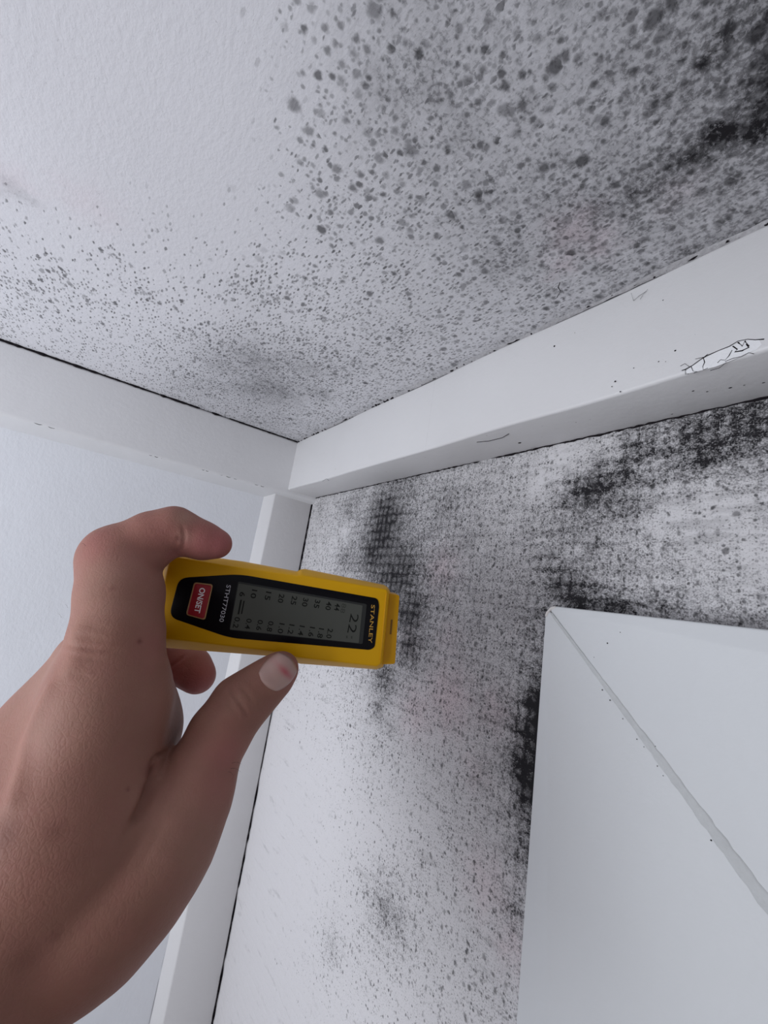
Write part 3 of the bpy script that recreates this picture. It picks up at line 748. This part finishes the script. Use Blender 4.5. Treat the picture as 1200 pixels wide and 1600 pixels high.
# ---------------------------------------------------------------- the left hand and forearm
# The body is one surface: smooth union of tapered limbs (distance field), meshed as surface nets.
HS = 0.93                                     # size of the hand, set by the meter in its grip
def hp(px, py, d): return cray(px, py) * d * HS
def rr(px, d): return px / FPX * d * HS        # radius given as seen size

HG = 0.00085
lo = np.array([-0.235, -0.300, -0.272]); hi = np.array([-0.030, 0.006, -0.050])
dims = np.ceil((hi - lo) / HG).astype(int)
F = np.full(tuple(dims), 1.0, np.float32)
ax = [lo[i] + HG * np.arange(dims[i]) for i in range(3)]

def cone_d(Px, Py, Pz, a, b, ra, rb):
    """distance to a tapered rounded limb"""
    ab = b - a; l2 = float(ab @ ab)
    x, y, z = Px - a[0], Py - a[1], Pz - a[2]
    t = np.clip((x * ab[0] + y * ab[1] + z * ab[2]) / l2, 0, 1)
    return np.sqrt((x - ab[0] * t) ** 2 + (y - ab[1] * t) ** 2 + (z - ab[2] * t) ** 2) - (ra + (rb - ra) * t)

def new_field(): return np.full(tuple(dims), 1.0, np.float32)

def smin(a, b, k):
    h = np.clip(0.5 + 0.5 * (b - a) / k, 0, 1)
    return b + (a - b) * h - k * h * (1 - h)

def add_limb(G, a, b, ra, rb, k):
    pad = k * 1.5 + 0.004
    mn_ = np.minimum(a - ra, b - rb) - pad; mx_ = np.maximum(a + ra, b + rb) + pad
    s = np.clip(((mn_ - lo) / HG).astype(int), 0, dims); e = np.clip(((mx_ - lo) / HG).astype(int) + 2, 0, dims)
    if np.any(e - s < 2): return
    sl_ = tuple(slice(s[i], e[i]) for i in range(3))
    X = ax[0][sl_[0]][:, None, None].astype(np.float32); Y = ax[1][sl_[1]][None, :, None].astype(np.float32); Z = ax[2][sl_[2]][None, None, :].astype(np.float32)
    d = cone_d(X, Y, Z, a, b, ra, rb).astype(np.float32)
    G[sl_] = smin(G[sl_], d, k) if k > 0 else np.minimum(G[sl_], d)

def chain(G, nodes, k):
    """nodes: (px, py, distance, seen radius in px)"""
    P_ = [hp(x, y, d) for x, y, d, r in nodes]; R_ = [rr(r, d) for x, y, d, r in nodes]
    for i in range(len(nodes) - 1): add_limb(G, P_[i], P_[i + 1], R_[i], R_[i + 1], k)

# palm, back of the hand, wrist and forearm
WR = (28, 1405, 0.152)
chain(F, [(184, 1000, 0.172, 62), (170, 1100, 0.166, 80), (120, 1290, 0.155, 118), (50, 1400, 0.150, 130)], 0.012)        # index metacarpal
chain(F, [(146, 1035, 0.189, 54), (88, 1180, 0.178, 88), (10, 1380, 0.162, 115)], 0.020)                                  # middle
chain(F, [(128, 1080, 0.215, 46), (60, 1200, 0.205, 62), (-30, 1380, 0.178, 90)], 0.014)                                  # ring
chain(F, [(112, 1125, 0.236, 40), (40, 1240, 0.222, 56), (-60, 1390, 0.186, 86)], 0.014)                                  # little
chain(F, [(194, 1075, 0.186, 58), (206, 1140, 0.183, 60), (160, 1230, 0.180, 78), (110, 1340, 0.172, 90)], 0.012)                                 # muscle towards the thumb
chain(F, [(WR[0] - 6, WR[1], 0.150, 132), (-112, 1550, 0.138, 186), (-320, 1790, 0.118, 280), (-660, 2150, 0.095, 420)], 0.018)
chain(F, [(-50, 1400, 0.172, 105), (-150, 1560, 0.158, 150), (-380, 1820, 0.132, 240)], 0.018)

# thumb
T_ = new_field()
chain(T_, [(441, 1044, 0.1975, 25), (428, 1056, 0.1965, 31), (402, 1078, 0.193, 37), (375, 1101, 0.188, 43), (343, 1147, 0.180, 46), (316, 1200, 0.172, 49), (303, 1243, 0.166, 52)], 0.0035)
chain(T_, [(303, 1243, 0.166, 52), (262, 1300, 0.160, 74), (205, 1370, 0.154, 88), (118, 1435, 0.149, 100)], 0.007)
chain(T_, [(245, 1330, 0.162, 68), (145, 1425, 0.150, 95), (60, 1475, 0.146, 112)], 0.008)
F = smin(F, T_, 0.0028)

# index finger, hooked over the top of the meter
I_ = new_field()
chain(I_, [(186, 985, 0.174, 60), (189, 930, 0.182, 58), (187, 884, 0.190, 54)], 0.005)
chain(I_, [(187, 884, 0.190, 54), (183, 873, 0.192, 50), (240, 842, 0.197, 41), (272, 828, 0.199, 35)], 0.004)
chain(I_, [(272, 828, 0.199, 35), (292, 836, 0.200, 31), (318, 845, 0.2015, 28.5), (339, 850, 0.2025, 23)], 0.0028)
F = smin(F, I_, 0.006)

# middle, ring and little finger, curled behind the meter
M_ = new_field()
chain(M_, [(150, 1040, 0.195, 50), (170, 945, 0.232, 40), (178, 940, 0.244, 36)], 0.005)
chain(M_, [(178, 940, 0.244, 36), (240, 995, 0.247, 32), (276, 1026, 0.243, 30)], 0.003)
chain(M_, [(276, 1026, 0.243, 30), (298, 1044, 0.240, 30), (309, 1056, 0.238, 27)], 0.003)
F = smin(F, M_, 0.005)
R__ = new_field()
chain(R__, [(128, 1080, 0.216, 44), (160, 1000, 0.252, 36), (168, 996, 0.268, 33)], 0.005)
chain(R__, [(168, 996, 0.268, 33), (215, 1010, 0.266, 27), (262, 1024, 0.262, 22)], 0.003)
F = smin(F, R__, 0.004)
L_ = new_field()
chain(L_, [(112, 1125, 0.237, 38), (150, 1060, 0.262, 30), (158, 1052, 0.270, 26)], 0.005)
chain(L_, [(158, 1052, 0.270, 26), (185, 1040, 0.268, 23), (225, 1052, 0.262, 19)], 0.003)
F = smin(F, L_, 0.004)
del T_, I_, M_, R__, L_

def surface_nets(G):
    s = G < 0
    c = [s[:-1, :-1, :-1], s[1:, :-1, :-1], s[:-1, 1:, :-1], s[1:, 1:, :-1], s[:-1, :-1, 1:], s[1:, :-1, 1:], s[:-1, 1:, 1:], s[1:, 1:, 1:]]
    cnt = np.zeros(c[0].shape, np.int8)
    for q in c: cnt += q
    cells = np.argwhere((cnt > 0) & (cnt < 8))
    idx = -np.ones(c[0].shape, np.int32); idx[cells[:, 0], cells[:, 1], cells[:, 2]] = np.arange(len(cells))
    acc = np.zeros((len(cells), 3)); num = np.zeros(len(cells))
    corners = [(i, j, k) for k in (0, 1) for j in (0, 1) for i in (0, 1)]
    for a in corners:
        for axn in range(3):
            if a[axn]: continue
            b = list(a); b[axn] = 1
            va = G[cells[:, 0] + a[0], cells[:, 1] + a[1], cells[:, 2] + a[2]]; vb = G[cells[:, 0] + b[0], cells[:, 1] + b[1], cells[:, 2] + b[2]]
            x = (va < 0) != (vb < 0)
            t = np.where(x, va / np.where(x, va - vb, 1), 0)
            p = np.tile(np.array(a, float), (len(cells), 1)); p[:, axn] += t
            acc[x] += p[x]; num[x] += 1
    V = cells + acc / num[:, None]
    faces = []
    for axn in range(3):
        A = [slice(1, -1)] * 3; A[axn] = slice(0, -1)
        B = [slice(1, -1)] * 3; B[axn] = slice(1, None)
        e = np.argwhere(s[tuple(A)] != s[tuple(B)])
        off = np.array([1, 1, 1]); off[axn] = 0
        e = e + off
        inside = s[e[:, 0], e[:, 1], e[:, 2]]
        u, w = [(1, 2), (2, 0), (0, 1)][axn]
        q = []
        for (du, dw) in ((-1, -1), (0, -1), (0, 0), (-1, 0)):
            cc_ = e.copy(); cc_[:, u] += du; cc_[:, w] += dw
            q.append(idx[cc_[:, 0], cc_[:, 1], cc_[:, 2]])
        q = np.stack(q, 1)
        q[~inside] = q[~inside][:, ::-1]
        faces.append(q)
    faces = np.concatenate(faces)
    faces = faces[(faces >= 0).all(1)]
    return lo + V * HG, faces

def sample(P_):
    g = (P_ - lo) / HG; i = np.clip(g.astype(int), 0, dims - 2); f_ = g - i
    r = 0
    for a in (0, 1):
        for b in (0, 1):
            for c in (0, 1):
                w = (f_[:, 0] if a else 1 - f_[:, 0]) * (f_[:, 1] if b else 1 - f_[:, 1]) * (f_[:, 2] if c else 1 - f_[:, 2])
                r = r + w * F[i[:, 0] + a, i[:, 1] + b, i[:, 2] + c]
    return r

def skin_at(px, py, start=0.10):
    """first point of the skin along a sight line"""
    r = cray(px, py); d = start
    for _ in range(160):
        s = sample((r * d)[None])[0]
        if s < 0.00005: break
        d += min(max(s * 0.7, 0.0001), 0.0025)
        if d > 0.27: break
    return r * d

HV, HF = surface_nets(F)
# relax the net a little
def neighbours_relax(V, Fc, it, amt):
    e = np.concatenate([Fc[:, [0, 1]], Fc[:, [1, 2]], Fc[:, [2, 3]], Fc[:, [3, 0]]])
    deg = np.bincount(e[:, 0], minlength=len(V)) + np.bincount(e[:, 1], minlength=len(V))
    for _ in range(it):
        s = np.zeros_like(V)
        for k in range(3):
            s[:, k] = np.bincount(e[:, 0], V[e[:, 1], k], len(V)) + np.bincount(e[:, 1], V[e[:, 0], k], len(V))
        V = V + amt * (s / deg[:, None] - V)
    return V
HV = neighbours_relax(HV, HF, 4, 0.5)
def vnormals(V, Fc):
    nrm = np.cross(V[Fc[:, 2]] - V[Fc[:, 0]], V[Fc[:, 3]] - V[Fc[:, 1]])
    out = np.zeros_like(V)
    for c in range(4):
        for k in range(3): out[:, k] += np.bincount(Fc[:, c], nrm[:, k], len(V))
    return out / np.maximum(np.linalg.norm(out, axis=1, keepdims=True), 1e-12)
HN = vnormals(HV, HF)
if (HN * (HV - HV.mean(0))).sum() < 0: HF = HF[:, ::-1]; HN = -HN

# folds and creases pressed into the skin: (polyline in sight coordinates, depth mm, width mm)
creases = [([(357, 1073), (366, 1088), (378, 1104), (388, 1120)], 0.75, 0.75), ([(374, 1070), (386, 1083), (396, 1098)], 0.40, 0.8), ([(350, 1092), (362, 1106), (371, 1120)], 0.25, 0.9),
           ([(98, 1004), (112, 1009), (140, 1014), (165, 1016), (192, 1016)], 0.40, 0.7), ([(118, 990), (140, 996), (170, 1000)], 0.20, 0.9), ([(108, 1022), (132, 1028), (160, 1030)], 0.18, 0.9),
           ([(285, 820), (288, 838), (287, 852), (280, 864)], 0.45, 0.8), ([(278, 836), (276, 852)], 0.2, 0.8),
           ([(251, 1038), (268, 1040), (280, 1032), (290, 1023)], 0.8, 0.8), ([(270, 1062), (290, 1045), (306, 1028)], 0.25, 0.8),
           ([(110, 1055), (140, 1058)], 0.18, 1.0), ([(112, 972), (150, 980), (176, 984)], 0.16, 1.0),
           ([(175, 1165), (200, 1140), (225, 1110)], 0.16, 1.4), ([(190, 1185), (215, 1150), (236, 1125)], 0.16, 1.4),
           ([(205, 1290), (222, 1262), (236, 1225), (243, 1196)], 2.2, 1.7), ([(234, 1192), (245, 1180), (258, 1176)], 1.2, 1.0),
           ([(240, 1260), (215, 1310), (196, 1345)], 0.22, 1.2), ([(258, 1275), (236, 1325), (214, 1365)], 0.18, 1.2), ([(222, 1262), (190, 1316), (172, 1350)], 0.2, 1.2)]
for pl, dep, wid in creases:
    P_ = np.array([skin_at(*q) for q in pl]); best = np.full(len(HV), 9.0); tt = np.zeros(len(HV))
    box = ((HV > P_.min(0) - 0.006) & (HV < P_.max(0) + 0.006)).all(1)
    ids = np.where(box)[0]
    n_ = len(P_) - 1
    for i in range(n_):
        a, b = P_[i], P_[i + 1]; ab = b - a
        t = np.clip(((HV[ids] - a) @ ab) / (ab @ ab), 0, 1)
        d = np.linalg.norm(HV[ids] - a - t[:, None] * ab, axis=1)
        u = d < best[ids]
        best[ids[u]] = d[u]; tt[ids[u]] = (i + t[u]) / n_
    fade = np.minimum(1, np.minimum(tt, 1 - tt) * 4 + 0.25)
    s = wid * 0.001
    HV[ids] -= HN[ids] * (dep * 0.001 * fade[ids] * (np.exp(-(best[ids] / s) ** 2) - 0.16 * np.exp(-((best[ids] - 2 * s) / s) ** 2)))[:, None]
# soft tendons and knuckle swell on the back of the hand
def bump_at(pl, h, wid):
    global HV
    P_ = np.array([skin_at(*q) for q in pl]); best = np.full(len(HV), 9.0)
    for i in range(len(P_) - 1):
        a, b = P_[i], P_[i + 1]; ab = b - a
        t = np.clip(((HV - a) @ ab) / (ab @ ab), 0, 1)
        best = np.minimum(best, np.linalg.norm(HV - a - t[:, None] * ab, axis=1))
    HV = HV + HN * (h * 0.001 * np.exp(-(best / (wid * 0.001)) ** 2))[:, None]
bump_at([(75, 1080), (40, 1160), (20, 1250)], 0.8, 3.0)
bump_at([(120, 990), (112, 1040)], 0.8, 4.0)

# skin tone and blemishes; dark also paints the shade in the thumb web fold
def near_pts(L, soft=1.0):
    s = np.zeros(len(HV))
    for x, y, r, k in L:
        p = skin_at(x, y); rad = r / FPX * np.linalg.norm(p) * soft
        s = np.maximum(s, k * np.exp(-(((HV - p) ** 2).sum(1)) / rad ** 2))
    return s
pink = near_pts([(345, 850, 35, 1.0), (320, 850, 35, .8), (250, 845, 45, .35), (275, 865, 20, .5), (455, 1050, 20, .6), (355, 1180, 26, .55), (345, 1230, 30, .4), (310, 1060, 35, 1.0), (270, 1050, 35, .9), (150, 850, 30, .35), (330, 1010, 30, .8), (240, 1010, 26, .3)])
pale = near_pts([(288, 808, 14, .6), (290, 838, 10, .4), (160, 905, 40, .35), (150, 950, 40, .3), (60, 1060, 50, .4), (100, 1120, 60, .25), (300, 1300, 60, .3), (370, 1095, 16, .2), (200, 880, 30, .2)])
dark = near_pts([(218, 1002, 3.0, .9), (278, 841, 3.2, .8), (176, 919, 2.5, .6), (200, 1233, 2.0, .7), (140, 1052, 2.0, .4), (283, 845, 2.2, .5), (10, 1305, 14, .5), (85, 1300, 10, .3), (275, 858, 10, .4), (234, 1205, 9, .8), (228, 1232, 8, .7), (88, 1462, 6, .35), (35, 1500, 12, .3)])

def to_world(P_): return CAM_C + P_ @ CAM_R.T
base = to_world(hp(*WR))
person = empty('person', tuple(base))
person['label'] = 'bare left hand and forearm of a person reaching in and gripping a yellow meter'
person['category'] = 'person'

def skin_material():
    t = NT('skin', 0.58, 0.22)
    pk, pl_, dk = t.attr('pink'), t.attr('pale'), t.attr('dark')
    c = t.mix(t.noise(t.pos, 42, 4, 0.65), lin(160, 116, 101), lin(132, 91, 79))
    mott = t.step(t.noise(t.pos, 160, 4, 0.7), 0.38, 0.66)
    c = t.mix(t.math('MULTIPLY', mott, 0.22), c, lin(154, 100, 94))
    c = t.mix(t.math('MULTIPLY', pk, 0.75), c, lin(176, 104, 106))
    c = t.mix(t.math('MULTIPLY', pl_, 0.7), c, lin(180, 148, 132))
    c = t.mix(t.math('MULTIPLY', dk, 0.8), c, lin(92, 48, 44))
    t.link(c, t.b.inputs['Base Color'])
    t.b.inputs['Subsurface Weight'].default_value = 0.12
    t.b.inputs['Subsurface Radius'].default_value = (0.004, 0.0015, 0.0008)
    t.b.inputs['Subsurface Scale'].default_value = 1.0
    k = t.n.new('ShaderNodeTexVoronoi'); k.feature = 'DISTANCE_TO_EDGE'; k.inputs['Scale'].default_value = 900
    t.link(t.warp(t.map(t.pos, (1, 1, 0.6), (0.5, 0.3, 0.6)), 300, 0.0012), k.inputs['Vector'])
    k2 = t.n.new('ShaderNodeTexVoronoi'); k2.feature = 'DISTANCE_TO_EDGE'; k2.inputs['Scale'].default_value = 420
    t.link(t.warp(t.map(t.pos, (1, 0.7, 1), (0.2, 0.8, 0.4)), 200, 0.002), k2.inputs['Vector'])
    h = t.math('ADD', t.step(k.outputs['Distance'], 0.0, 0.25), t.math('MULTIPLY', t.step(k2.outputs['Distance'], 0.0, 0.16), 1.3))
    h = t.math('ADD', h, t.math('MULTIPLY', t.noise(t.pos, 130, 4, 0.6), 2.5))
    t.bump(h, 0.13, 0.00030)
    return t.m
M_skin = skin_material()
HW = to_world(HV) - base
me = bpy.data.meshes.new('hand_and_forearm')
me.from_pydata(HW.tolist(), [], HF.tolist()); me.update()
me.materials.append(M_skin)
me.polygons.foreach_set('use_smooth', [True] * len(me.polygons))
set_attr(me, 'pink', pink); set_attr(me, 'pale', pale); set_attr(me, 'dark', dark)
o = bpy.data.objects.new('hand_and_forearm', me); COL.objects.link(o); o.parent = person

# thumb nail: a thin curved plate that follows the tip
def nail_material():
    t = NT('nail', 0.30, 0.5)
    red = t.attr('pink')
    c = t.mix(red, lin(184, 150, 142), lin(176, 84, 94))
    t.link(c, t.b.inputs['Base Color'])
    t.b.inputs['Subsurface Weight'].default_value = 0.08; t.b.inputs['Subsurface Scale'].default_value = 0.002
    return t.m
ncx, ncy = 434.0, 1050.0
adir = np.array([0.70, -0.71]); bdir = np.array([0.71, 0.70])
nu_, nv_ = 20, 20
NVt, pinkn = [], []
for i in range(nu_ + 1):
    for j in range(nv_ + 1):
        a = -1 + 2 * i / nu_; b = -1 + 2 * j / nv_
        # square -> superellipse
        ra = a * math.sqrt(max(0, 1 - 0.42 * b * b)); rb = b * math.sqrt(max(0, 1 - 0.36 * a * a))
        q = np.array([ncx, ncy]) + adir * ra * 29 + bdir * rb * 25
        p = skin_at(*q)
        edge = max(abs(a), abs(b))
        lift = 0.00045 * (1 - edge ** 6) - 0.0003 * (edge > 0.99)
        NVt.append(p * (1 - lift / np.linalg.norm(p)))
        pinkn.append(math.exp(-(((ra - 0.28) / 0.18) ** 2)) * (0.15 + 0.8 * math.exp(-((rb - 0.35) / 0.5) ** 2)))
NVt = to_world(np.array(NVt)) - base
nf = [(i * (nv_ + 1) + j, (i + 1) * (nv_ + 1) + j, (i + 1) * (nv_ + 1) + j + 1, i * (nv_ + 1) + j + 1) for i in range(nu_) for j in range(nv_)]
o = mesh_obj('thumbnail', NVt, nf, nail_material(), person, True)
set_attr(o.data, 'pink', np.array(pinkn))
md = o.modifiers.new('solid', 'SOLIDIFY'); md.thickness = 0.0004; md.offset = 0
o['label'] = 'pale thumbnail with a red band'

# a few fine hairs standing off the knuckle and the thumb
M_hair = plain('body_hair', lin(70, 52, 46), 0.6, 0.3)
for (x, y, dx, dy) in [(134, 853, -6, -2), (362, 1193, 16, 0), (360, 1201, 17, 4), (356, 1206, 10, 6), (103, 950, -4, -5), (93, 965, -5, -5)]:
    a = skin_at(x, y)
    if np.linalg.norm(a) > 0.26: a = skin_at(x + 3, y)
    dd = a[2] / -1.0
    pts = [a + np.array([dx * t / FPX * dd, (-dy * t + 3 * math.sin(t * 3)) / FPX * dd, 0.0006 * t]) for t in (0, .33, .66, 1)]
    pts = [to_world(p_) - base for p_ in pts]
    tube('hair', pts, [0.00005, 0.00005, 0.00004, 0.00002], M_hair, person, 4)
